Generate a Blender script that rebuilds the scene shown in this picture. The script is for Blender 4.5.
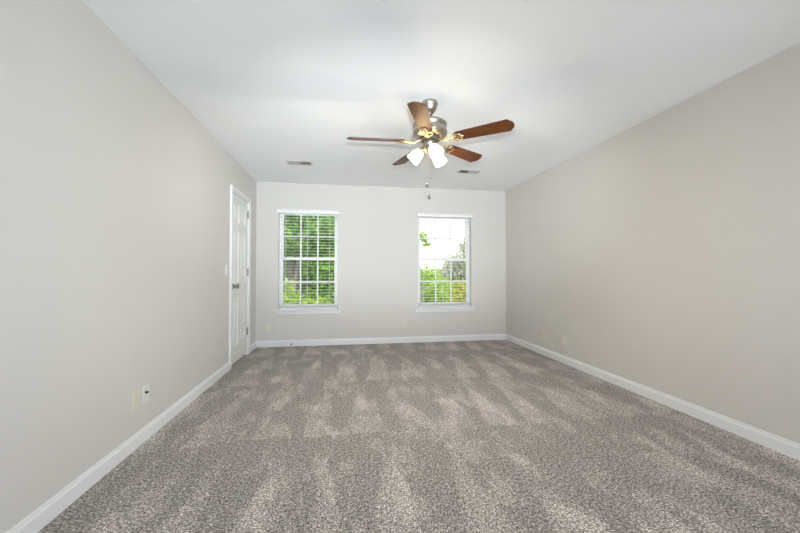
import bpy, bmesh, math, random
from mathutils import Vector, Matrix
R = math.radians
PI = math.pi
for o in list(bpy.data.objects):
    bpy.data.objects.remove(o)
SC = bpy.context.scene
COL = SC.collection

# ------------------------------------------------------------------ camera
XL, XR, YB, YF, H = -1.285, 2.627, 5.404, -4.6, 2.44
cam_d = bpy.data.cameras.new('camera')
cam = bpy.data.objects.new('camera', cam_d)
COL.objects.link(cam)
cam_d.sensor_width = 36.0
cam_d.lens = 348.9 * 36 / 800
cam_d.clip_start = 0.02
cam.location = (0, 0, 1.0904)
cam.rotation_euler = (R(90 + 1.066), 0, R(-9.05))
SC.camera = cam

# ------------------------------------------------------------------ sky, sun, lights, exposure
SC.view_settings.view_transform = 'Standard'
SC.view_settings.look = 'None'
SC.view_settings.gamma = 1
SC.view_settings.exposure = 0.07
SC.view_settings.use_curve_mapping = False
w = bpy.data.worlds.new('overcast_sky')
SC.world = w
w.use_nodes = True
w.node_tree.nodes['Background'].inputs[0].default_value = (1.0, 0.975, 0.94, 1)
w.node_tree.nodes['Background'].inputs[1].default_value = 2.0


def light(name, kind, loc, energy, color, target=None, **kw):
    d = bpy.data.lights.new(name, kind)
    d.energy = energy
    d.color = color
    for k, v in kw.items():
        setattr(d, k, v)
    o = bpy.data.objects.new(name, d)
    COL.objects.link(o)
    o.location = loc
    if target is not None:
        o.rotation_euler = (Vector(target) - Vector(loc)).to_track_quat('-Z', 'Y').to_euler()
    return o


# hazy sun from behind the house, on the trees only
light('sun', 'SUN', (0, 0, 20), 5.5, (1.0, 0.96, 0.86), target=(3, 14, 0), angle=R(4))
# the photographer's flash on the camera (it throws the shadow of the fan onto the ceiling)
flash = light('camera_flash', 'SPOT', (0.03, -0.02, 1.25), 355, (0.86, 0.94, 1.0), target=(0.62, 4.0, 1.97),
              spot_size=R(47), spot_blend=0.9, shadow_soft_size=0.012)
flash.scale = (1.75, 1, 1)                   # the flash head's beam is wider than it is high
# two large soft fill lights added out of view behind the camera, one turned to each side wall
light('side_fill_right', 'AREA', (0.5, -3.9, 0.55), 25, (0.88, 0.94, 1.0), target=(2.6, 2.8, 1.2),
      shape='RECTANGLE', size=1.0, size_y=0.9, spread=R(75))
light('side_fill_left', 'AREA', (1.9, -3.9, 0.55), 34, (0.76, 0.88, 1.0), target=(-1.2, 2.4, 1.4),
      shape='RECTANGLE', size=1.2, size_y=0.9, spread=R(68))
# two low fill spots added out of view to brighten the ceiling at either side of the fan
light('ceiling_fill', 'SPOT', (0.35, -0.6, 0.4), 100, (0.76, 0.90, 1.0), target=(-0.80, 3.8, 2.40),
      spot_size=R(70), spot_blend=1.0, shadow_soft_size=0.3)
light('ceiling_fill', 'SPOT', (1.85, -0.6, 0.4), 85, (0.80, 0.92, 1.0), target=(2.0, 4.2, 2.44),
      spot_size=R(60), spot_blend=1.0, shadow_soft_size=0.3)

# ------------------------------------------------------------------ node materials


def mat(name, color=(0.8, 0.8, 0.8), rough=0.6, metal=0.0, spec=0.4):
    m = bpy.data.materials.new(name)
    m.use_nodes = True
    b = m.node_tree.nodes['Principled BSDF']
    b.inputs['Base Color'].default_value = (*color, 1)
    b.inputs['Roughness'].default_value = rough
    b.inputs['Metallic'].default_value = metal
    b.inputs['Specular IOR Level'].default_value = spec
    return m


class NT:
    """small wrapper for wiring nodes"""

    def __init__(s, m):
        s.t = m.node_tree
        s.b = s.t.nodes.get('Principled BSDF')

    def n(s, typ, **kw):
        nd = s.t.nodes.new(typ)
        for k, v in kw.items():
            if k.startswith('i_'):
                key = k[2:]
                key = int(key) if key.isdigit() else key.replace('_', ' ')
                nd.inputs[key].default_value = v
            else:
                setattr(nd, k, v)
        return nd

    def l(s, a, b):
        s.t.links.new(a, b)

    def math(s, op, a, b=None, c=None):
        nd = s.t.nodes.new('ShaderNodeMath')
        nd.operation = op
        for i, v in enumerate((a, b, c)):
            if v is None:
                continue
            if isinstance(v, (int, float)):
                nd.inputs[i].default_value = v
            else:
                s.l(v, nd.inputs[i])
        return nd.outputs[0]

    def noise(s, scale, detail=2, rough=0.5, vec=None):
        nd = s.n('ShaderNodeTexNoise', i_Scale=scale, i_Detail=detail, i_Roughness=rough)
        if vec is not None:
            s.l(vec, nd.inputs['Vector'])
        return nd.outputs['Fac']

    def coords(s):
        return s.n('ShaderNodeTexCoord').outputs['Object']

    def ramp(s, fac, stops):
        nd = s.n('ShaderNodeValToRGB')
        e = nd.color_ramp.elements
        while len(e) < len(stops):
            e.new(0.5)
        for el, (p, c) in zip(e, stops):
            el.position = p
            el.color = (*c, 1)
        s.l(fac, nd.inputs[0])
        return nd.outputs[0]

    def bump(s, height, strength, dist):
        nd = s.n('ShaderNodeBump', i_Strength=strength, i_Distance=dist)
        s.l(height, nd.inputs['Height'])
        s.l(nd.outputs[0], s.b.inputs['Normal'])


def paint(name, color, scale=180, strength=0.08, dist=0.002, rough=0.75, var=0.015):
    m = mat(name, color, rough, 0, 0.25)
    k = NT(m)
    v = k.coords()
    k.l(k.ramp(k.noise(1.3, 3, 0.6, v), [(0.3, tuple(c * (1 - var) for c in color)), (0.7, tuple(c * (1 + var) for c in color))]),
        k.b.inputs['Base Color'])
    k.bump(k.noise(scale, 3, 0.6, v), strength, dist)
    return m


WALL = paint('wall_paint', (0.68, 0.652, 0.615))
CEIL = paint('ceiling_texture_paint', (0.94, 0.94, 0.94), 38, 0.22, 0.006, 0.9)
TRIM = paint('white_trim_paint', (0.82, 0.82, 0.82), 60, 0.02, 0.001, 0.35, 0.005)
DOORP = paint('door_paint', (0.80, 0.785, 0.755), 60, 0.02, 0.001, 0.35, 0.005)
VINYL = mat('window_vinyl', (0.86, 0.86, 0.86), 0.35)
BLIND = mat('white_faux_wood', (0.86, 0.86, 0.85), 0.4)
CORD = mat('white_cord', (0.8, 0.8, 0.78), 0.7)
CREAM = mat('cream_plastic', (0.76, 0.715, 0.58), 0.35)
CREAMD = mat('cream_plastic_insert', (0.80, 0.76, 0.64), 0.3)
WPLAST = mat('white_plastic', (0.80, 0.79, 0.76), 0.35)
BEIGEPL = mat('painted_plate', (0.74, 0.69, 0.60), 0.45)
DARK = mat('dark_slot', (0.02, 0.018, 0.016), 0.6)
RUBBER = mat('dark_rubber', (0.03, 0.03, 0.03), 0.7)
NICKEL = mat('brushed_nickel', (0.44, 0.40, 0.34), 0.36, 1.0)
NICKELD = mat('satin_nickel_dark', (0.30, 0.27, 0.24), 0.3, 1.0)
BRASS = mat('brassy_nickel', (0.62, 0.51, 0.33), 0.3, 1.0)
VENT = mat('vent_enamel', (0.62, 0.60, 0.57), 0.45)
DUCT = mat('duct_shade_and_flywheel', (0.06, 0.05, 0.045), 0.8)


def carpet():
    m = mat('speckled_cut_pile_carpet', rough=1.0, spec=0.0)
    k = NT(m)
    v = k.coords()
    sep = k.n('ShaderNodeSeparateXYZ')
    k.l(v, sep.inputs[0])
    x, y = sep.outputs[0], sep.outputs[1]
    # vacuum tracks: rows of tapering strokes in which the pile leans one way or the other
    n1 = k.noise(0.9, 2, 0.5, v)
    mp = k.n('ShaderNodeMapping')
    mp.inputs['Scale'].default_value = (1.0, 0.42, 1.0)
    k.l(v, mp.inputs[0])
    vs_ = mp.outputs[0]
    n2 = k.noise(6.0, 4, 0.7, v)
    ys = k.math('ADD', k.math('DIVIDE', k.math('SUBTRACT', y, 0.25), 1.2), k.math('ADD', k.math('MULTIPLY', n1, 0.30), k.math('MULTIPLY', n2, 0.16)))
    row = k.math('FLOOR', ys)
    t = k.math('FRACT', ys)
    xs = k.math('ADD', k.math('ADD', k.math('DIVIDE', x, 0.34), k.math('MULTIPLY', row, 0.37)),
                k.math('ADD', k.math('MULTIPLY', n1, 1.5), k.math('MULTIPLY', n2, 0.16)))
    tri = k.math('ABSOLUTE', k.math('SUBTRACT', k.math('FRACT', xs), 0.5))   # 0..0.5
    edge = k.math('SUBTRACT', k.math('MULTIPLY', tri, 2.0), k.math('ADD', k.math('MULTIPLY', t, 0.85), 0.25))
    nd = k.n('ShaderNodeMapRange', interpolation_type='SMOOTHSTEP')
    nd.inputs[1].default_value = -0.07
    nd.inputs[2].default_value = 0.07
    k.l(edge, nd.inputs[0])
    # strokes come and go across the room
    n4 = k.n('ShaderNodeMapRange', interpolation_type='SMOOTHSTEP')
    n4.inputs[1].default_value = 0.34
    n4.inputs[2].default_value = 0.54
    k.l(k.noise(0.8, 3, 0.6, v), n4.inputs[0])
    mask = k.math('MULTIPLY', nd.outputs[0], n4.outputs[0])
    # trampled patches
    n3 = k.n('ShaderNodeMapRange', interpolation_type='SMOOTHSTEP')
    n3.inputs[1].default_value = 0.50
    n3.inputs[2].default_value = 0.58
    k.l(k.noise(4.6, 7, 0.74, vs_), n3.inputs[0])
    nap = k.math('ADD', k.math('MULTIPLY', mask, 0.25), k.math('MULTIPLY', n3.outputs[0], 0.24))
    # yarn specks
    sp = k.noise(120, 1.5, 0.7, v)
    sp2 = k.noise(190, 1, 0.6, v)
    sp3 = k.noise(52, 2, 0.7, v)
    spk = k.math('ADD', k.math('ADD', k.math('MULTIPLY', sp, 0.58), k.math('MULTIPLY', sp2, 0.17)), k.math('MULTIPLY', sp3, 0.25))
    colr = k.ramp(spk, [(0.36, (0.05, 0.042, 0.038)), (0.46, (0.31, 0.277, 0.254)), (0.53, (0.53, 0.490, 0.460)), (0.61, (1.0, 0.97, 0.945))])
    mul = k.math('ADD', nap, 0.79)
    vm = k.n('ShaderNodeVectorMath', operation='SCALE')
    k.l(colr, vm.inputs[0])
    k.l(mul, vm.inputs['Scale'])
    k.l(vm.outputs[0], k.b.inputs['Base Color'])
    k.bump(spk, 0.7, 0.012)
    return m


CARPET = carpet()


def wood():
    m = mat('walnut_stained_blade', rough=0.38, spec=0.25)
    k = NT(m)
    mp = k.n('ShaderNodeMapping')
    mp.inputs['Scale'].default_value = (1.2, 16, 4)
    k.l(k.coords(), mp.inputs[0])
    k.b.inputs['Specular Tint'].default_value = (1.0, 0.68, 0.28, 1)  # yellow glow of the lamps put into the sheen colour
    g = k.noise(5, 5, 0.6, mp.outputs[0])
    k.l(k.ramp(g, [(0.25, (0.048, 0.013, 0.005)), (0.5, (0.092, 0.029, 0.010)), (0.75, (0.15, 0.054, 0.020))]), k.b.inputs['Base Color'])
    return m


WOOD = wood()
WOODEDGE = mat('dark_blade_edge', (0.08, 0.03, 0.014), 0.4)


def glow():
    m = bpy.data.materials.new('lit_frosted_glass')
    m.use_nodes = True
    k = NT(m)
    b = k.b
    b.inputs['Base Color'].default_value = (0.9, 0.88, 0.84, 1)
    b.inputs['Roughness'].default_value = 0.4
    b.inputs['Emission Color'].default_value = (1.0, 0.78, 0.42, 1)
    b.inputs['Emission Strength'].default_value = 10.0
    return m


GLOW = glow()
BULB = mat('lit_bulb')
BULB.node_tree.nodes['Principled BSDF'].inputs['Emission Color'].default_value = (1, 0.86, 0.62, 1)
BULB.node_tree.nodes['Principled BSDF'].inputs['Emission Strength'].default_value = 8


def glass():
    m = bpy.data.materials.new('window_glass')
    m.use_nodes = True
    k = NT(m)
    k.t.nodes.remove(k.b)
    out = k.t.nodes['Material Output']
    tr = k.n('ShaderNodeBsdfTransparent')
    tr.inputs[0].default_value = (0.97, 0.985, 0.975, 1)
    gl = k.n('ShaderNodeBsdfGlossy')
    gl.inputs['Roughness'].default_value = 0.02
    mx = k.n('ShaderNodeMixShader')
    mx.inputs[0].default_value = 0.04
    k.l(tr.outputs[0], mx.inputs[1])
    k.l(gl.outputs[0], mx.inputs[2])
    k.l(mx.outputs[0], out.inputs[0])
    return m


GLASS = glass()


def leafmat(name, dark, mid, light_):
    m = bpy.data.materials.new(name)
    m.use_nodes = True
    k = NT(m)
    v = k.coords()
    c = k.ramp(k.noise(5.5, 3, 0.7, v), [(0.32, dark), (0.5, mid), (0.68, light_)])
    k.l(c, k.b.inputs['Base Color'])
    k.b.inputs['Roughness'].default_value = 0.6
    k.b.inputs['Specular IOR Level'].default_value = 0.2
    tl = k.n('ShaderNodeBsdfTranslucent')
    k.l(c, tl.inputs[0])
    mx = k.n('ShaderNodeMixShader')
    mx.inputs[0].default_value = 0.4
    k.l(k.b.outputs[0], mx.inputs[1])
    k.l(tl.outputs[0], mx.inputs[2])
    k.l(mx.outputs[0], k.t.nodes['Material Output'].inputs[0])
    return m


LEAF_G = leafmat('leaves_green', (0.05, 0.12, 0.022), (0.15, 0.33, 0.055), (0.36, 0.56, 0.11))
LEAF_Y = leafmat('leaves_yellow_green', (0.14, 0.20, 0.012), (0.38, 0.40, 0.02), (0.60, 0.56, 0.04))
LEAF_L = leafmat('leaves_light_green', (0.11, 0.23, 0.02), (0.31, 0.50, 0.05), (0.58, 0.68, 0.11))
LEAF_S = leafmat('leaves_grey_green', (0.33, 0.37, 0.29), (0.48, 0.52, 0.43), (0.62, 0.65, 0.53))
BARK = paint('grey_bark', (0.17, 0.165, 0.14), 12, 0.5, 0.03, 0.9, 0.25)
BARKD = paint('brown_bark', (0.08, 0.06, 0.045), 12, 0.5, 0.03, 0.9, 0.25)
GRASS = paint('lawn', (0.07, 0.12, 0.025), 20, 0.5, 0.03, 0.95, 0.3)

# ------------------------------------------------------------------ mesh helpers


class MB:
    def __init__(s):
        s.v, s.f, s.m, s.sm = [], [], [], []

    def add(s, vs, fs, mi=0, smooth=False, M=None):
        o = len(s.v)
        s.v += [tuple(M @ Vector(p)) if M else tuple(p) for p in vs]
        for f in fs:
            s.f.append(tuple(i + o for i in f))
            s.m.append(mi)
            s.sm.append(smooth)
        return s

    def box(s, x0, x1, y0, y1, z0, z1, mi=0, M=None, bev=0.0):
        if bev <= 0:
            vs = [(x, y, z) for x in (x0, x1) for y in (y0, y1) for z in (z0, z1)]
            fs = [(0, 1, 3, 2), (4, 6, 7, 5), (0, 4, 5, 1), (2, 3, 7, 6), (0, 2, 6, 4), (1, 5, 7, 3)]
            return s.add(vs, fs, mi, False, M)
        bm = bmesh.new()
        bmesh.ops.create_cube(bm, size=1)
        for v in bm.verts:
            v.co = Vector(((x0 + x1) / 2 + v.co.x * (x1 - x0), (y0 + y1) / 2 + v.co.y * (y1 - y0), (z0 + z1) / 2 + v.co.z * (z1 - z0)))
        bmesh.ops.bevel(bm, geom=bm.edges[:], offset=bev, segments=2, affect='EDGES', profile=0.5)
        bm.verts.index_update()
        s.add([v.co[:] for v in bm.verts], [[v.index for v in f.verts] for f in bm.faces], mi, False, M)
        bm.free()
        return s

    def prism(s, pts, z0, z1, mi=0, M=None, mi_side=None):
        n = len(pts)
        vs = [(x, y, z0) for x, y in pts] + [(x, y, z1) for x, y in pts]
        s.add(vs, [tuple(reversed(range(n))), tuple(range(n, 2 * n))], mi, False, M)
        return s.add(vs, [(i, (i + 1) % n, n + (i + 1) % n, n + i) for i in range(n)], mi if mi_side is None else mi_side, False, M)

    def lathe(s, prof, n=32, mi=0, M=None, smooth=True, cap=True):
        vs, fs = [], []
        for r, z in prof:
            for k in range(n):
                a = 2 * PI * k / n
                vs.append((r * math.cos(a), r * math.sin(a), z))
        for i in range(len(prof) - 1):
            for k in range(n):
                a, b = i * n + k, i * n + (k + 1) % n
                fs.append((a, b, b + n, a + n))
        s.add(vs, fs, mi, smooth, M)
        if cap:
            for i, rev in ((0, True), (len(prof) - 1, False)):
                if prof[i][0] > 1e-5:
                    ring = vs[i * n:(i + 1) * n]
                    s.add(ring, [tuple(reversed(range(n))) if rev else tuple(range(n))], mi, False, M)
        return s

    def tube(s, path, r, n=8, mi=0, closed=False, M=None):
        P = [Vector(p) for p in path]
        rs = r if isinstance(r, (list, tuple)) else [r] * len(P)
        L = len(P)
        vs, fs = [], []
        up = None
        for i, p in enumerate(P):
            if closed:
                t = P[(i + 1) % L] - P[i - 1]
            else:
                t = P[min(i + 1, L - 1)] - P[max(i - 1, 0)]
            t.normalize()
            if up is None:
                up = Vector((0, 0, 1)) if abs(t.z) < 0.9 else Vector((1, 0, 0))
            sd = t.cross(up)
            if sd.length < 1e-4:
                sd = t.orthogonal()
            sd.normalize()
            up2 = sd.cross(t)
            up = up2
            for k in range(n):
                a = 2 * PI * k / n
                vs.append(tuple(p + sd * (math.cos(a) * rs[i]) + up2 * (math.sin(a) * rs[i])))
        for i in range(L if closed else L - 1):
            j = (i + 1) % L
            for k in range(n):
                k2 = (k + 1) % n
                fs.append((i * n + k, i * n + k2, j * n + k2, j * n + k))
        s.add(vs, fs, mi, True, M)
        if not closed:
            s.add(vs[:n], [tuple(reversed(range(n)))], mi, False, M)
            s.add(vs[-n:], [tuple(range(n))], mi, False, M)
        return s

    def build(s, name, mats, parent=None, loc=None, rot=None):
        me = bpy.data.meshes.new(name)
        me.from_pydata(s.v, [], s.f)
        if not isinstance(mats, (list, tuple)):
            mats = [mats]
        for m in mats:
            me.materials.append(m)
        me.polygons.foreach_set('material_index', s.m)
        me.polygons.foreach_set('use_smooth', s.sm)
        bm = bmesh.new()
        bm.from_mesh(me)
        bmesh.ops.recalc_face_normals(bm, faces=bm.faces)
        bm.to_mesh(me)
        bm.free()
        o = bpy.data.objects.new(name, me)
        COL.objects.link(o)
        if parent:
            o.parent = parent
        if loc is not None:
            o.location = loc
        if rot is not None:
            o.rotation_euler = rot
        return o


def tag(o, label, cat, group=None):
    o['label'] = label
    o['category'] = cat
    if group:
        o['group'] = group
    return o


def struct(o):
    o['kind'] = 'structure'
    return o


def empty(name, loc, rot=(0, 0, 0)):
    o = bpy.data.objects.new(name, None)
    COL.objects.link(o)
    o.location = loc
    o.rotation_euler = rot
    return o


# ------------------------------------------------------------------ room shell
T = 0.15
struct(MB().box(XL - T, XR + T, YF - T, YB + T, -0.12, 0).build('floor', CARPET))
struct(MB().box(XL - T, XR + T, YF - T, YB + T, H, H + 0.15).build('ceiling', CEIL))
struct(MB().box(XR, XR + T, YF - T, YB + T, 0, H).build('wall_right', WALL))
struct(MB().box(XL, XR, YF - T, YF, 0, H).build('wall_front', WALL))

# left wall with a shallow door recess
DY0, DY1, DZ = 4.268, 4.935, 2.028           # door slab
b = MB()
J = 0.022
b.box(XL - T, XL - 0.06, YF - T, YB + T, 0, H)
b.box(XL - 0.06, XL, YF - T, DY0 - J, 0, H)
b.box(XL - 0.06, XL, DY1 + J, YB + T, 0, H)
b.box(XL - 0.06, XL, DY0 - J, DY1 + J, DZ + J, H)
struct(b.build('wall_left', WALL))

# back wall with two window openings
WINS = [(-0.970, -0.098), (1.150, 2.030)]
WZ0, WZ1 = 0.525, 2.030
b = MB()
xs = [XL] + [v for wn in WINS for v in wn] + [XR]
for i in range(0, 6, 2):
    b.box(xs[i], xs[i + 1], YB, YB + T, 0, H)
for x0, x1 in WINS:
    b.box(x0, x1, YB, YB + T, 0, WZ0)
    b.box(x0, x1, YB, YB + T, WZ1, H)
struct(b.build('wall_back', WALL))

# baseboards (profile with a stepped top)
BH, BT = 0.092, 0.015


def base_prof(mb, p0, p1, nrm):
    """board from p0 to p1 (xy), nrm = direction into the room"""
    p0, p1, nv = Vector((*p0, 0)), Vector((*p1, 0)), Vector((*nrm, 0))
    prof = [(0, 0), (BT, 0), (BT, BH - 0.022), (BT * 0.55, BH - 0.014), (BT * 0.45, BH - 0.004), (0.003, BH), (0, BH)]
    vs = [tuple(p + nv * d + Vector((0, 0, z))) for p in (p0, p1) for d, z in prof]
    n = len(prof)
    mb.add(vs, [tuple(range(n)), tuple(range(n, 2 * n))] + [(i, (i + 1) % n, n + (i + 1) % n, n + i) for i in range(n)])


CW = 0.057                                   # casing width
b = MB()
base_prof(b, (XL, YF), (XL, DY0 - 0.008 - CW), (1, 0))
base_prof(b, (XL, DY1 + 0.008 + CW), (XL, YB), (1, 0))
struct(b.build('baseboard_left', TRIM))
b = MB()
base_prof(b, (XR, YF), (XR, YB), (-1, 0))
struct(b.build('baseboard_right', TRIM))
b = MB()
base_prof(b, (XL + BT, YB), (XR - BT, YB), (0, -1))
struct(b.build('baseboard_back', TRIM))
b = MB()
base_prof(b, (XL + BT, YF), (XR - BT, YF), (0, 1))
struct(b.build('baseboard_front', TRIM))

# ------------------------------------------------------------------ door with casing
b = MB()
ci0, ci1, ct = DY0 - 0.008, DY1 + 0.008, DZ + 0.008
for (y0, y1, z0, z1) in ((ci0 - CW, ci0, 0, ct + CW), (ci1, ci1 + CW, 0, ct + CW), (ci0, ci1, ct, ct + CW)):
    b.box(XL, XL + 0.017, y0, y1, z0, z1, bev=0.004)
# back band on the outer edge
b.box(XL, XL + 0.023, ci0 - CW - 0.004, ci0 - CW + 0.014, 0, ct + CW + 0.004, bev=0.004)
b.box(XL, XL + 0.023, ci1 + CW - 0.014, ci1 + CW + 0.004, 0, ct + CW + 0.004, bev=0.004)
b.box(XL, XL + 0.023, ci0 - CW, ci1 + CW, ct + CW - 0.014, ct + CW + 0.004, bev=0.004)
# jamb lining the opening
b.box(XL - 0.06, XL + 0.002, DY0 - J, DY0 - 0.004, 0, DZ + J)
b.box(XL - 0.06, XL + 0.002, DY1 + 0.004, DY1 + J, 0, DZ + J)
b.box(XL - 0.06, XL + 0.002, DY0 - J, DY1 + J, DZ + 0.004, DZ + J)
struct(b.build('trim_1', TRIM))

b = MB()
DBOT = 0.022
fx = XL - 0.001                              # room face of the door
b.box(fx - 0.035, fx - 0.0125, DY0, DY1, DBOT, DZ)
W = DY1 - DY0
st, mid_st = 0.105, 0.10
cols = [(DY0 + st, DY0 + W / 2 - mid_st / 2), (DY0 + W / 2 + mid_st / 2, DY1 - st)]
rows = [(0.22, 0.80), (0.98, 1.60), (1.70, 1.92)]
for y0, y1 in ((DY0, DY0 + st), (cols[0][1], cols[1][0]), (DY1 - st, DY1)):
    b.box(fx - 0.013, fx, y0, y1, DBOT, DZ)
for z0, z1 in ((DBOT, rows[0][0]), (rows[0][1], rows[1][0]), (rows[1][1], rows[2][0]), (rows[2][1], DZ)):
    for y0, y1 in cols:
        b.box(fx - 0.013, fx, y0, y1, z0, z1)
for y0, y1 in cols:
    for z0, z1 in rows:
        # sloped moulding down into the recess and a raised field
        o_, i_, q_ = 0.0, 0.014, 0.040
        def ring(d, x):
            return [(x, y0 + d, z0 + d), (x, y1 - d, z0 + d), (x, y1 - d, z1 - d), (x, y0 + d, z1 - d)]
        R4 = ring(0.0, fx) + ring(0.010, fx - 0.0120) + ring(0.022, fx - 0.0120) + ring(0.046, fx - 0.0015)
        fs = []
        for q in range(3):
            for e in range(4):
                a, c = q * 4 + e, q * 4 + (e + 1) % 4
                fs.append((a, c, c + 4, a + 4))
        fs.append((12, 13, 14, 15))
        b.add(R4, fs)
door = struct(b.build('door_1', DOORP))
# knob
KY, KZ = DY0 + 0.066, 0.935
Mk = Matrix.Translation((fx, KY, KZ)) @ Matrix.Rotation(PI / 2, 4, 'Y')
b = MB()
b.lathe([(0.0, 0.0), (0.033, 0.0), (0.033, 0.004), (0.028, 0.009), (0.014, 0.012), (0.011, 0.030), (0.015, 0.036), (0.025, 0.042), (0.029, 0.052),
         (0.028, 0.062), (0.021, 0.069), (0.0, 0.071)], 28, M=Mk, cap=False)
k_ = b.build('door_knob', NICKELD, door)
for hz in (0.315, 1.10, 1.87):
    b = MB()
    b.tube([(XL + 0.008, DY1 + 0.002, hz - 0.045), (XL + 0.008, DY1 + 0.002, hz + 0.045)], 0.008, 12)
    b.box(XL - 0.002, XL + 0.004, DY1 - 0.012, DY1 + 0.008, hz - 0.044, hz + 0.044)
    for e in (-0.05, 0.05):
        b.lathe([(0.0, -0.004), (0.006, -0.003), (0.006, 0.003), (0.0, 0.004)], 10, M=Matrix.Translation((XL + 0.008, DY1 + 0.002, hz + e)), cap=False)
    b.build('door_hinge', NICKELD, door)

# ------------------------------------------------------------------ windows
for wi, (x0, x1) in enumerate(WINS):
    yg = YB + 0.105
    # frame against the opening
    b = MB()
    ft = 0.028
    for (a0, a1, z0, z1) in ((x0, x0 + ft, WZ0, WZ1), (x1 - ft, x1, WZ0, WZ1), (x0 + ft, x1 - ft, WZ0, WZ0 + 0.04), (x0 + ft, x1 - ft, WZ1 - ft, WZ1)):
        b.box(a0, a1, YB + 0.085, YB + T, z0, z1)
    win = struct(b.build('window_%d' % (wi + 1), VINYL))
    zm = 1.308
    for nm, z0, z1, yy in (('lower_sash', WZ0 + 0.04, zm + 0.02, yg - 0.006), ('upper_sash', zm - 0.02, WZ1 - ft, yg + 0.022)):
        b = MB()
        s0, s1, rs = x0 + ft, x1 - ft, 0.026
        y0, y1 = yy - 0.011, yy + 0.011
        lo = 0.05 if nm == 'lower_sash' else 0.04
        hi = 0.04 if nm == 'lower_sash' else 0.026
        b.box(s0, s0 + rs, y0, y1, z0, z1)
        b.box(s1 - rs, s1, y0, y1, z0, z1)
        b.box(s0 + rs, s1 - rs, y0, y1, z0, z0 + lo)
        b.box(s0 + rs, s1 - rs, y0, y1, z1 - hi, z1)
        gx0, gx1, gz0, gz1 = s0 + rs, s1 - rs, z0 + lo, z1 - hi
        mw = 0.0095
        for q in (1, 2):
            c = gx0 + (gx1 - gx0) * q / 3
            b.box(c - mw, c + mw, yy - 0.007, yy + 0.007, gz0, gz1)
        c = (gz0 + gz1) / 2
        b.box(gx0, gx1, yy - 0.0065, yy + 0.0065, c - mw, c + mw)
        if nm == 'lower_sash':     # sash lock on the meeting rail
            b.box((x0 + x1) / 2 - 0.03, (x0 + x1) / 2 + 0.03, y0 - 0.006, y0, z1 - 0.016, z1)
        sash = b.build(nm, VINYL, win)
        MB().box(gx0, gx1, yy - 0.002, yy + 0.002, gz0, gz1).build('pane', GLASS, sash)
    # stool and apron
    b = MB()
    b.box(x0 - 0.065, x1 + 0.065, YB - 0.045, YB, WZ0 - 0.005, WZ0 + 0.018, bev=0.005)
    b.box(x0, x1, YB - 0.01, YB + 0.085, WZ0, WZ0 + 0.018)
    b.box(x0 - 0.05, x1 + 0.05, YB - 0.018, YB, WZ0 - 0.05, WZ0 - 0.005, bev=0.004)
    struct(b.build('trim_%d' % (wi + 2), TRIM))

    # blind
    bl = empty('window_blind', ((x0 + x1) / 2, YB + 0.045, WZ0 + 0.018))
    tag(bl, ['white open slat blind at the left window nearest the door, dense green trees behind it',
             'white open slat blind at the right window, bright white sky behind its upper half'][wi], 'blind', 'slat blinds at the back wall windows')
    hw = (x1 - x0) / 2
    zt = WZ1 - WZ0 - 0.018
    b = MB()
    b.box(-hw + 0.004, hw - 0.004, -0.027, 0.027, zt - 0.045, zt)
    b.build('head_rail', BLIND, bl)
    b = MB()
    vz0, vz1 = zt - 0.052, zt + 0.006
    yv = -0.045 - 0.045
    prof = [(yv + 0.006, vz0), (yv, vz0 + 0.006), (yv, vz1 - 0.020), (yv - 0.008, vz1 - 0.012), (yv - 0.008, vz1), (yv + 0.014, vz1), (yv + 0.014, vz0)]
    n = len(prof)
    vs = [(x, y, z) for x in (-hw - 0.014, hw + 0.014) for y, z in prof]
    b.add(vs, [tuple(range(n)), tuple(range(n, 2 * n))] + [(i, (i + 1) % n, n + (i + 1) % n, n + i) for i in range(n)])
    for sgn in (-1, 1):
        e = sgn * (hw + 0.014)
        b.box(min(e, e - sgn * 0.012), max(e, e - sgn * 0.012), yv + 0.014, -0.0455, vz0, vz1)
    b.build('valance', BLIND, bl)
    b = MB()
    z = 0.062
    pitch = 0.0455
    while z < zt - 0.06:
        m_ = 5
        vs = []
        for xx in (-hw + 0.006, hw - 0.006):
            for q in range(m_ + 1):
                u = -1 + 2 * q / m_
                vs.append((xx, u * 0.0245, z + 0.002 * (1 - u * u)))
            for q in range(m_, -1, -1):
                u = -1 + 2 * q / m_
                vs.append((xx, u * 0.0245, z - 0.0022 + 0.002 * (1 - u * u)))
        k2 = 2 * (m_ + 1)
        b.add(vs, [tuple(range(k2)), tuple(range(k2, 2 * k2))] + [(i, (i + 1) % k2, k2 + (i + 1) % k2, k2 + i) for i in range(k2)])
        z += pitch
    b.build('slats', BLIND, bl)
    b = MB()
    b.box(-hw + 0.006, hw - 0.006, -0.026, 0.026, 0.001, 0.020, bev=0.004)
    for q in range(4):                       # slats stacked on the rail
        b.box(-hw + 0.006, hw - 0.006, -0.0245, 0.0245, 0.0215 + q * 0.006, 0.0250 + q * 0.006)
    b.build('bottom_rail', BLIND, bl)
    for xx in (-hw * 0.78, -0.02, hw * 0.70):
        b = MB()
        for yy in (-0.0265, 0.0265):
            b.tube([(xx, yy, 0.01), (xx, yy, zt - 0.045)], 0.0016, 6)
        b.build('ladder_cord', CORD, bl)

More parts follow.
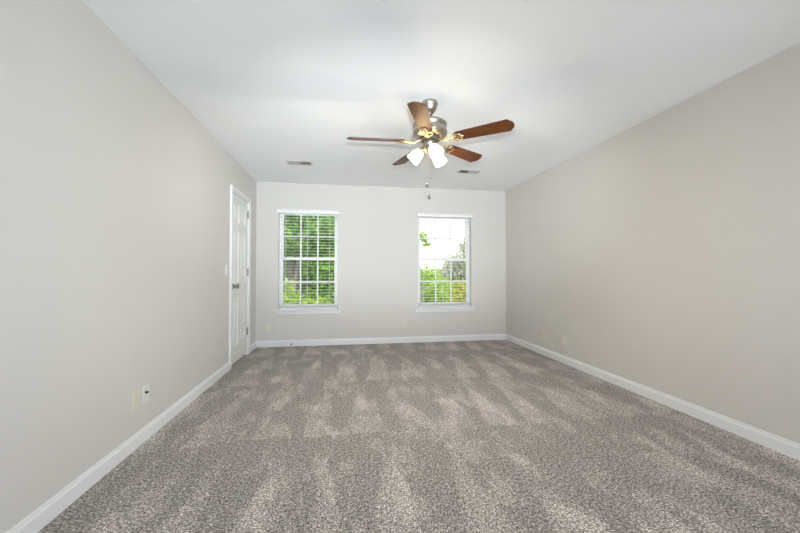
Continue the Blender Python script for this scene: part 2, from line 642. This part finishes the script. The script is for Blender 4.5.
# ------------------------------------------------------------------ ceiling fan
FX, FY = 0.663, 2.666
fan = empty('ceiling_fan', (FX, FY, H))
tag(fan, 'five blade wooden ceiling fan with three lit glass shades, hanging from the ceiling', 'ceiling fan')
b = MB()
b.lathe([(0.0, 0), (0.062, 0), (0.064, -0.008), (0.064, -0.020), (0.060, -0.026), (0.057, -0.044), (0.048, -0.064), (0.034, -0.078), (0.024, -0.084), (0.0, -0.084)], 40, cap=False)
b.build('canopy', NICKEL, fan)
b = MB()
b.lathe([(0.0, -0.082), (0.020, -0.084), (0.024, -0.092), (0.018, -0.102), (0.0125, -0.106), (0.0125, -0.154), (0.0, -0.154)], 24, cap=False)
b.build('downrod', NICKELD, fan)
b = MB()
b.lathe([(0.0, -0.142), (0.030, -0.142), (0.040, -0.150), (0.075, -0.154), (0.114, -0.160), (0.131, -0.170), (0.136, -0.180), (0.136, -0.192), (0.131, -0.196),
         (0.131, -0.234), (0.136, -0.238), (0.136, -0.252), (0.126, -0.266), (0.100, -0.278), (0.074, -0.285), (0.0, -0.285)], 56, cap=False)
b.build('motor_housing', NICKEL, fan)
b = MB()
b.lathe([(0.0, -0.283), (0.078, -0.283), (0.082, -0.289), (0.082, -0.301), (0.070, -0.307), (0.0, -0.307)], 40, cap=False)
b.build('flywheel', DUCT, fan)
b = MB()
b.lathe([(0.0, -0.305), (0.042, -0.305), (0.045, -0.311), (0.045, -0.335), (0.038, -0.343), (0.038, -0.360), (0.050, -0.368), (0.050, -0.380), (0.038, -0.396), (0.022, -0.408),
         (0.012, -0.414), (0.010, -0.424), (0.0, -0.428)], 40, cap=False)
b.build('light_kit_hub', NICKEL, fan)

BZ = -0.312                                  # blade plane
RB = 0.645


def blade_mesh():
    b = MB()
    r0, r1 = 0.205, RB
    w0, w1 = 0.052, 0.066
    pts = [(r0, -w0 * 0.72), (r0 + 0.03, -w0), (r1 - 0.034, -w1), (r1 - 0.002, -w1 * 0.42), (r1 + 0.004, 0), (r1 - 0.002, w1 * 0.42),
           (r1 - 0.034, w1), (r0 + 0.03, w0), (r0, w0 * 0.72)]
    b.prism(pts, -0.004, 0.004, 0, None, 1)
    return b


def arc(cx, cy, rx, ry, a0, a1, n=16, z=-0.010, rot=0.0):
    out = []
    for i in range(n + 1):
        a = R(a0 + (a1 - a0) * i / n)
        x, y = rx * math.cos(a), ry * math.sin(a)
        out.append((cx + x * math.cos(rot) - y * math.sin(rot), cy + x * math.sin(rot) + y * math.cos(rot), z))
    return out


def iron_mesh():
    b = MB()
    # arm from the flywheel out to the blade
    b.tube([(0.066, 0, 0.012), (0.090, 0, 0.006), (0.120, 0, -0.012), (0.150, 0, -0.014), (0.170, 0, -0.011)], [0.009, 0.009, 0.008, 0.0075, 0.007], 10)
    # pierced scrollwork: pairs of oval loops
    for sgn in (-1, 1):
        b.tube(arc(0.185, sgn * 0.026, 0.038, 0.017, 0, 360, 24, -0.011, sgn * 0.45)[:-1], 0.0045, 8, closed=True)
        b.tube(arc(0.236, sgn * 0.026, 0.030, 0.014, 0, 360, 22, -0.0105, -sgn * 0.30)[:-1], 0.004, 8, closed=True)
        b.tube([(0.120, 0, -0.012), (0.135, sgn * 0.014, -0.013), (0.152, sgn * 0.020, -0.012)], 0.005, 8)
    b.tube(arc(0.225, 0, 0.046, 0.012, 0, 360, 24, -0.011)[:-1], 0.004, 8, closed=True)
    # mounting pads with screws
    for (x, y) in ((0.222, 0.030), (0.222, -0.030), (0.272, 0.0)):
        b.lathe([(0.0, -0.016), (0.006, -0.015), (0.010, -0.011), (0.010, -0.004), (0.0, -0.004)], 14, M=Matrix.Translation((x, y, 0)), cap=False)
    return b


bl0 = ir0 = None
for i in range(5):
    ang = R(176.9 - 72 * i)
    if i == 0:
        bl0 = blade_mesh().build('blade', [WOOD, WOODEDGE], fan)
        ir0 = iron_mesh().build('blade_iron', BRASS, bl0)
        ir0['label'] = 'pierced brassy metal bracket'
        bo = bl0
    else:
        bo = bl0.copy()
        COL.objects.link(bo)
        bo.parent = fan
        io = ir0.copy()
        COL.objects.link(io)
        io.parent = bo
    bo.location = (0, 0, BZ)
    bo.rotation_euler = (R(-13), 0, ang)

# three lamps: arm and fitter, flared frosted glass, bulb
shade0 = None
for i, az in enumerate((157, 277, 37)):
    kids = []
    if shade0 is None:
        b = MB()
        outer = [(0.020, 0.0), (0.026, -0.006), (0.035, -0.020), (0.043, -0.042), (0.048, -0.068), (0.050, -0.090), (0.053, -0.108)]
        inner = [(r - 0.003, z) for r, z in reversed(outer)]
        b.lathe(outer + inner, 36, cap=False)
        sh = b.build('lamp_shade', GLOW, fan)
        b = MB()
        b.lathe([(0.0, 0.034), (0.012, 0.034), (0.016, 0.028), (0.022, 0.014), (0.027, 0.004), (0.028, -0.008), (0.024, -0.010), (0.0, -0.006)], 24, cap=False)
        ft_ = b.build('shade_fitter', BRASS, sh)
        b = MB()
        b.lathe([(0.0, -0.008), (0.012, -0.010), (0.013, -0.028), (0.020, -0.042), (0.022, -0.055), (0.016, -0.068), (0.0, -0.073)], 20, cap=False)
        bu_ = b.build('bulb', BULB, sh)
        shade0, kids0 = sh, (ft_, bu_)
    else:
        sh = shade0.copy()
        COL.objects.link(sh)
        sh.parent = fan
        for c in kids0:
            cc = c.copy()
            COL.objects.link(cc)
            cc.parent = sh
    a = R(az)
    tilt = R(47)
    sh.location = (0.066 * math.cos(a), 0.066 * math.sin(a), -0.378)
    sh.rotation_euler = (0, -tilt, a)
    # the bulb's own light, at the mouth of its shade
    ax = Vector((math.sin(tilt) * math.cos(a), math.sin(tilt) * math.sin(a), -math.cos(tilt)))
    lo = light('bulb_light', 'POINT', (0, 0, 0), 27.0, (1.0, 0.925, 0.80), shadow_soft_size=0.035)
    lo.parent = fan
    lo.location = Vector(sh.location) + ax * 0.080
    # curved arm
    b = MB()
    d = Vector((math.cos(a), math.sin(a), 0))
    b.tube([d * 0.034 + Vector((0, 0, -0.374)), d * 0.046 + Vector((0, 0, -0.356)), d * 0.056 + Vector((0, 0, -0.360)), d * 0.064 + Vector((0, 0, -0.376))], 0.007, 10)
    b.build('lamp_arm', BRASS, fan)

# pull chains
for (px, py, zl) in ((-0.030, -0.028, -0.655), (-0.014, -0.034, -0.745)):
    b = MB()
    z = -0.385
    while z > zl:
        b.lathe([(0.0, 0.0013), (0.0013, 0.0), (0.0, -0.0013)], 6, M=Matrix.Translation((px, py, z)), cap=False)
        z -= 0.0042
    b.tube([(px, py, -0.380), (px, py, zl)], 0.0007, 5)
    ch = b.build('pull_chain', NICKEL, fan)
    b = MB()
    b.lathe([(0.0, 0.004), (0.004, 0.003), (0.006, -0.004), (0.010, -0.014), (0.011, -0.022), (0.007, -0.030), (0.0, -0.032)], 16, M=Matrix.Translation((px, py, zl)), cap=False)
    b.build('chain_fob', NICKELD, ch)

# ------------------------------------------------------------------ ceiling vents


def vent(cx, cy, label):
    v = empty('ceiling_vent', (cx, cy, H))
    tag(v, label, 'vent', 'ceiling air registers')
    L, Wd = 0.150, 0.076
    b = MB()
    il, iw = 0.126, 0.052
    z0 = -0.006
    for (x0, x1, y0, y1) in ((-L, L, -Wd, -iw), (-L, L, iw, Wd), (-L, -il, -iw, iw), (il, L, -iw, iw), (-0.006, 0.006, -iw, iw)):
        b.box(x0, x1, y0, y1, z0, 0, bev=0.0015)
    b.build('frame', VENT, v)
    MB().box(-il, il, -iw, iw, -0.0012, -0.0002).build('duct_shade_sheet', DUCT, v)  # flat dark sheet standing in for the shade up the duct
    for sgn in (-1, 1):
        b = MB()
        for q in range(8):
            x = sgn * (0.016 + q * 0.0145)
            M = Matrix.Translation((x, 0, -0.0085)) @ Matrix.Rotation(-sgn * R(50), 4, 'Y')
            b.box(-0.0006, 0.0006, -iw, iw, -0.0095, 0.0095, M=M)
        b.build('louvres', VENT, v)


vent(-0.545, 4.385, 'small pale ceiling air vent left of the fan, above the left window')
vent(1.63, 4.415, 'small ceiling air vent behind the fan blades on the right, above the right window')

# ------------------------------------------------------------------ wall plates


def wall_frame(wall, u, z):
    """matrix: local x along the wall, local y into the wall, local z up; origin on the wall face"""
    if wall == 'L':
        return (XL, u, z), (0, 0, PI / 2)
    if wall == 'R':
        return (XR, u, z), (0, 0, -PI / 2)
    return (u, YB, z), (0, 0, 0)


def plate(name, wall, u, z, label, cat, kind, pm, im, group=None):
    loc, rot = wall_frame(wall, u, z)
    e = empty(name, loc, rot)
    tag(e, label, cat, group)
    b = MB()
    big = 1.1 if (wall == 'L' and kind == 'duplex') else 1.0
    b.box(-0.036 * big, 0.036 * big, -0.0065, 0, -0.058 * big, 0.058 * big, bev=0.0025)
    for zz in ((0.0,) if kind == 'duplex' else (0.042, -0.042)):
        b.lathe([(0.0, 0.0), (0.003, 0.0), (0.0035, -0.0012), (0.0, -0.0016)], 10, M=Matrix.Translation((0, -0.0065, zz)) @ Matrix.Rotation(-PI / 2, 4, 'X'), cap=False)
    b.build('cover_plate', pm, e)
    if kind == 'duplex':
        for zz in (-0.021, 0.021):
            b = MB()
            pts = [(0.0165 * math.cos(R(a)), max(-0.0135, min(0.0135, 0.0175 * math.sin(R(a))))) for a in range(0, 360, 15)]
            M = Matrix.Translation((0, 0, zz)) @ Matrix.Rotation(PI / 2, 4, 'X')
            b.prism(pts, 0.0063, 0.0088, 0, M)
            for sx, hh in ((-0.006, 0.0045), (0.006, 0.0036)):
                b.box(sx - 0.001, sx + 0.001, -0.0091, -0.0086, zz + 0.002 - hh, zz + 0.002 + hh, 1)
            b.lathe([(0.0, 0.0), (0.0022, 0.0), (0.0022, 0.0004), (0.0, 0.0004)], 10, 1, M=Matrix.Translation((0, -0.0087, zz - 0.008)) @ Matrix.Rotation(PI / 2, 4, 'X'), cap=False)
            b.build('socket', [im, DARK], e)
    elif kind == 'coax':
        b = MB()
        M = Matrix.Translation((0, -0.0063, 0.012)) @ Matrix.Rotation(PI / 2, 4, 'X')
        b.lathe([(0.0, 0.0), (0.0095, 0.0), (0.0095, 0.003), (0.0060, 0.003), (0.0060, 0.012), (0.0, 0.012)], 16, M=M, cap=False)
        b.build('coax_jack', im, e)
    elif kind == 'phone':
        b = MB()
        b.box(-0.009, 0.009, -0.009, -0.0063, -0.009, 0.010, 0, bev=0.001)
        b.box(-0.005, 0.005, -0.0093, -0.0088, -0.005, 0.004, 1)
        b.build('phone_jack', [im, DARK], e)
    elif kind == 'switch':
        b = MB()
        b.box(-0.006, 0.006, -0.0075, -0.006, -0.013, 0.013)
        b.box(-0.0045, 0.0045, -0.019, -0.0072, -0.001, 0.010, M=None, bev=0.001)
        b.build('toggle', im, e)
    return e


plate('wall_outlet', 'L', 2.428, 0.303, 'cream duplex outlet low on the left wall, beside a white jack plate', 'outlet', 'duplex', CREAM, CREAMD)
plate('jack_plate', 'L', 2.530, 0.298, 'white cable jack plate with dark socket low on the left wall', 'jack plate', 'coax', WPLAST, DARK)
plate('light_switch', 'L', 4.085, 1.125, 'white toggle light switch on the left wall beside the door casing', 'light switch', 'switch', WPLAST, WPLAST)
plate('wall_outlet', 'B', -1.105, 0.268, 'cream duplex outlet on the back wall between the door corner and left window', 'outlet', 'duplex', CREAM, CREAMD)
plate('jack_plate', 'B', 0.918, 0.290, 'beige jack plate low on the back wall between the two windows', 'jack plate', 'phone', BEIGEPL, BEIGEPL)
plate('jack_plate', 'R', 4.285, 0.262, 'pale jack plate low on the right wall, nearer the back corner', 'jack plate', 'phone', BEIGEPL, CREAM)
plate('wall_outlet', 'R', 3.862, 0.265, 'cream duplex outlet low on the right wall', 'outlet', 'duplex', CREAM, CREAMD)

# door stop on the back baseboard
ds = empty('door_stop', (-0.768, YB - BT, 0.045))
tag(ds, 'small white door stop with dark tip on the back wall baseboard', 'door stop')
Md = Matrix.Rotation(PI / 2, 4, 'X')
b = MB()
b.lathe([(0.0, 0.0), (0.013, 0.0), (0.013, 0.004), (0.006, 0.008), (0.0055, 0.058), (0.0, 0.058)], 18, M=Md, cap=False)
b.build('post', WPLAST, ds)
b = MB()
b.lathe([(0.0, 0.056), (0.009, 0.056), (0.010, 0.060), (0.010, 0.068), (0.007, 0.072), (0.0, 0.072)], 18, M=Md, cap=False)
b.build('bumper', RUBBER, ds)

# ------------------------------------------------------------------ outdoors (the room is upstairs)
GZ = -3.0
struct(MB().box(-300, 400, 8.0, 900, GZ - 0.5, GZ).build('ground', GRASS))


def crown_mesh(blobs, n, size, seed):
    rnd = random.Random(seed)
    mb = MB()
    tot = sum(rx * ry + ry * rz + rx * rz for (_, _, _, rx, ry, rz) in blobs)
    for (cx, cy, cz, rx, ry, rz) in blobs:
        k = int(n * (rx * ry + ry * rz + rx * rz) / tot)
        for _ in range(k):
            d = Vector((rnd.gauss(0, 1), rnd.gauss(0, 1), rnd.gauss(0, 1))).normalized()
            rr = rnd.random() ** 0.45 * (0.85 + 0.3 * rnd.random())
            p = Vector((cx + d.x * rx * rr, cy + d.y * ry * rr, cz + d.z * rz * rr))
            t = Vector((rnd.gauss(0, 1), rnd.gauss(0, 1), rnd.gauss(0, 0.6))).normalized()
            q = t.orthogonal().normalized()
            q.rotate(Matrix.Rotation(rnd.uniform(0, 6.28), 3, t))
            s = size * rnd.uniform(0.6, 1.3)
            nn = t.cross(q)
            mb.add([p - t * s, p + q * s * 0.5 + nn * s * 0.12, p + t * s, p - q * s * 0.5 + nn * s * 0.12], [(0, 1, 2), (0, 2, 3)])
    return mb


def tree(name, loc, label, cat, height, trunk_r, blobs, n, size, leaf, bark, seed, limbs=5, group=None):
    rnd = random.Random(seed + 99)
    e = empty(name, loc)
    tag(e, label, cat, group)
    b = MB()
    b.tube([(0, 0, 0), (0.05, 0.02, height * 0.3), (-0.04, 0.05, height * 0.6), (0.03, 0, height * 0.95)], [trunk_r * 1.15, trunk_r, trunk_r * 0.75, trunk_r * 0.2], 12)
    for i in range(limbs):
        cx, cy, cz, rx, ry, rz = blobs[i % len(blobs)]
        z0 = min(height * rnd.uniform(0.35, 0.65), cz - 0.1)
        tip = Vector((cx + rnd.uniform(-0.5, 0.5) * rx, cy + rnd.uniform(-0.5, 0.5) * ry, cz + rnd.uniform(0, 0.6) * rz))
        st_ = Vector((0, 0, z0))
        mid_ = (st_ + tip) / 2 + Vector((0, 0, 0.15 * rz))
        b.tube([st_, mid_, tip], [trunk_r * 0.45, trunk_r * 0.28, trunk_r * 0.08], 8)
    b.build('trunk', bark, e)
    crown_mesh(blobs, n, size, seed).build('foliage', leaf, e)
    return e


# screen of green trees behind the left window
tree('broadleaf_tree', (-1.45, 10.0, GZ), 'grey trunked leafy green tree, its trunk in the lower left pane of the left window', 'tree', 8.0, 0.20,
     [(-0.1, 0.2, 6.0, 1.35, 1.0, 1.5), (-0.5, -0.3, 5.1, 0.9, 0.7, 0.75), (0.5, -0.3, 5.15, 0.7, 0.7, 0.75)], 7000, 0.10, LEAF_G, BARK, 1)
tree('broadleaf_tree', (0.50, 12.4, GZ), 'broad leafy green tree behind the right part of the left window', 'tree', 7.6, 0.12,
     [(-0.2, 0, 4.4, 1.0, 0.9, 1.6), (-0.4, 0, 6.2, 1.15, 1.0, 1.5), (-0.2, 0.1, 2.8, 0.9, 0.8, 1.2)], 10000, 0.10, LEAF_G, BARKD, 2)
tree('broadleaf_tree', (-3.0, 14.3, GZ), 'tall dark green tree standing at the back, behind the left half of the left window', 'tree', 10.0, 0.2,
     [(0, 0, 6.8, 1.5, 1.4, 2.4), (0.1, 0, 4.0, 1.6, 1.4, 1.8), (0, 0, 2.2, 1.4, 1.2, 1.6)], 12000, 0.13, LEAF_G, BARKD, 3)
tree('broadleaf_tree', (0.62, 15.2, GZ), 'tall dark green tree at the back behind the middle of the left window', 'tree', 10.0, 0.2,
     [(-0.2, 0, 6.8, 1.5, 1.4, 2.4), (-0.3, 0, 4.0, 1.5, 1.4, 1.8), (0, 0, 2.2, 1.4, 1.2, 1.6)], 12000, 0.13, LEAF_G, BARKD, 4)
tree('leafy_shrub', (-1.25, 8.5, GZ), 'light green tall shrub at the bottom of the left window', 'shrub', 3.4, 0.07,
     [(-0.3, 0, 3.15, 0.65, 0.4, 0.80), (0.45, 0.0, 2.8, 0.75, 0.4, 0.8)], 4200, 0.06, LEAF_L, BARKD, 5)
tree('leafy_shrub', (0.15, 9.4, GZ), 'green tall shrub behind the lower right pane of the left window', 'shrub', 4.4, 0.06,
     [(-0.4, 0, 3.9, 0.55, 0.45, 0.75), (-0.2, 0, 3.0, 0.7, 0.5, 0.8)], 4200, 0.07, LEAF_G, BARKD, 11)
for xx, lab in ((-4.3, 'left'), (-2.3, 'middle'), (-0.1, 'right')):
    tree('broadleaf_tree', (xx, (21.6 if lab == 'middle' else 18.4), GZ), 'dark dense tree deepest in the background, seen through the %s of the left window' % lab, 'tree', 7.0, 0.14,
         [(0, 0, 4.6, 1.25, 1.0, 2.3), (0, 0, 2.3, 1.25, 1.0, 1.8)], 7000, 0.15, LEAF_G, BARKD, 20 + int(xx * 3))
# right window: low bright growth with sky above, a greyish tree at its right
tree('leafy_shrub', (3.0, 12.6, GZ), 'bright green rounded tree filling the lower left of the right window', 'shrub', 3.9, 0.08,
     [(0, 0, 3.30, 0.85, 0.75, 1.05), (-0.2, 0, 2.0, 0.9, 0.75, 0.9)], 4200, 0.085, LEAF_L, BARKD, 6)
tree('leafy_shrub', (3.62, 10.4, GZ), 'yellow green bush at the lower right of the right window', 'shrub', 3.5, 0.06,
     [(0.0, 0, 3.0, 0.45, 0.45, 0.90), (-0.25, 0, 2.3, 0.50, 0.45, 0.75)], 2900, 0.07, LEAF_Y, BARKD, 7)
tree('broadleaf_tree', (6.35, 18.0, GZ), 'pale grey green tree rising into the sky at the right of the right window', 'tree', 6.4, 0.10,
     [(0.3, 0, 5.2, 0.7, 0.7, 0.8), (-0.35, 0, 4.5, 0.9, 0.8, 0.65), (0.45, 0, 4.3, 0.9, 0.8, 0.9), (-0.9, 0, 4.0, 0.6, 0.6, 0.45)], 3000, 0.10, LEAF_S, BARK, 8, 8)
tree('broadleaf_tree', (6.0, 23.5, GZ), 'distant light green tree low in the middle of the right window', 'tree', 4.4, 0.12,
     [(0, 0, 3.2, 1.7, 1.2, 1.2), (-1.2, 0, 3.0, 1.2, 1.0, 1.2)], 2600, 0.13, LEAF_L, BARKD, 9)
# one slender tree whose small leafy top shows against the sky at the upper left of the right window
tree('slender_tree', (2.30, 10.2, GZ), 'slender young tree with a small leafy top against the white sky', 'tree', 5.15, 0.014,
     [(0.04, 0, 5.15, 0.19, 0.17, 0.15), (0.14, 0, 4.95, 0.12, 0.10, 0.05)], 170, 0.05, LEAF_L, BARK, 10, 3)
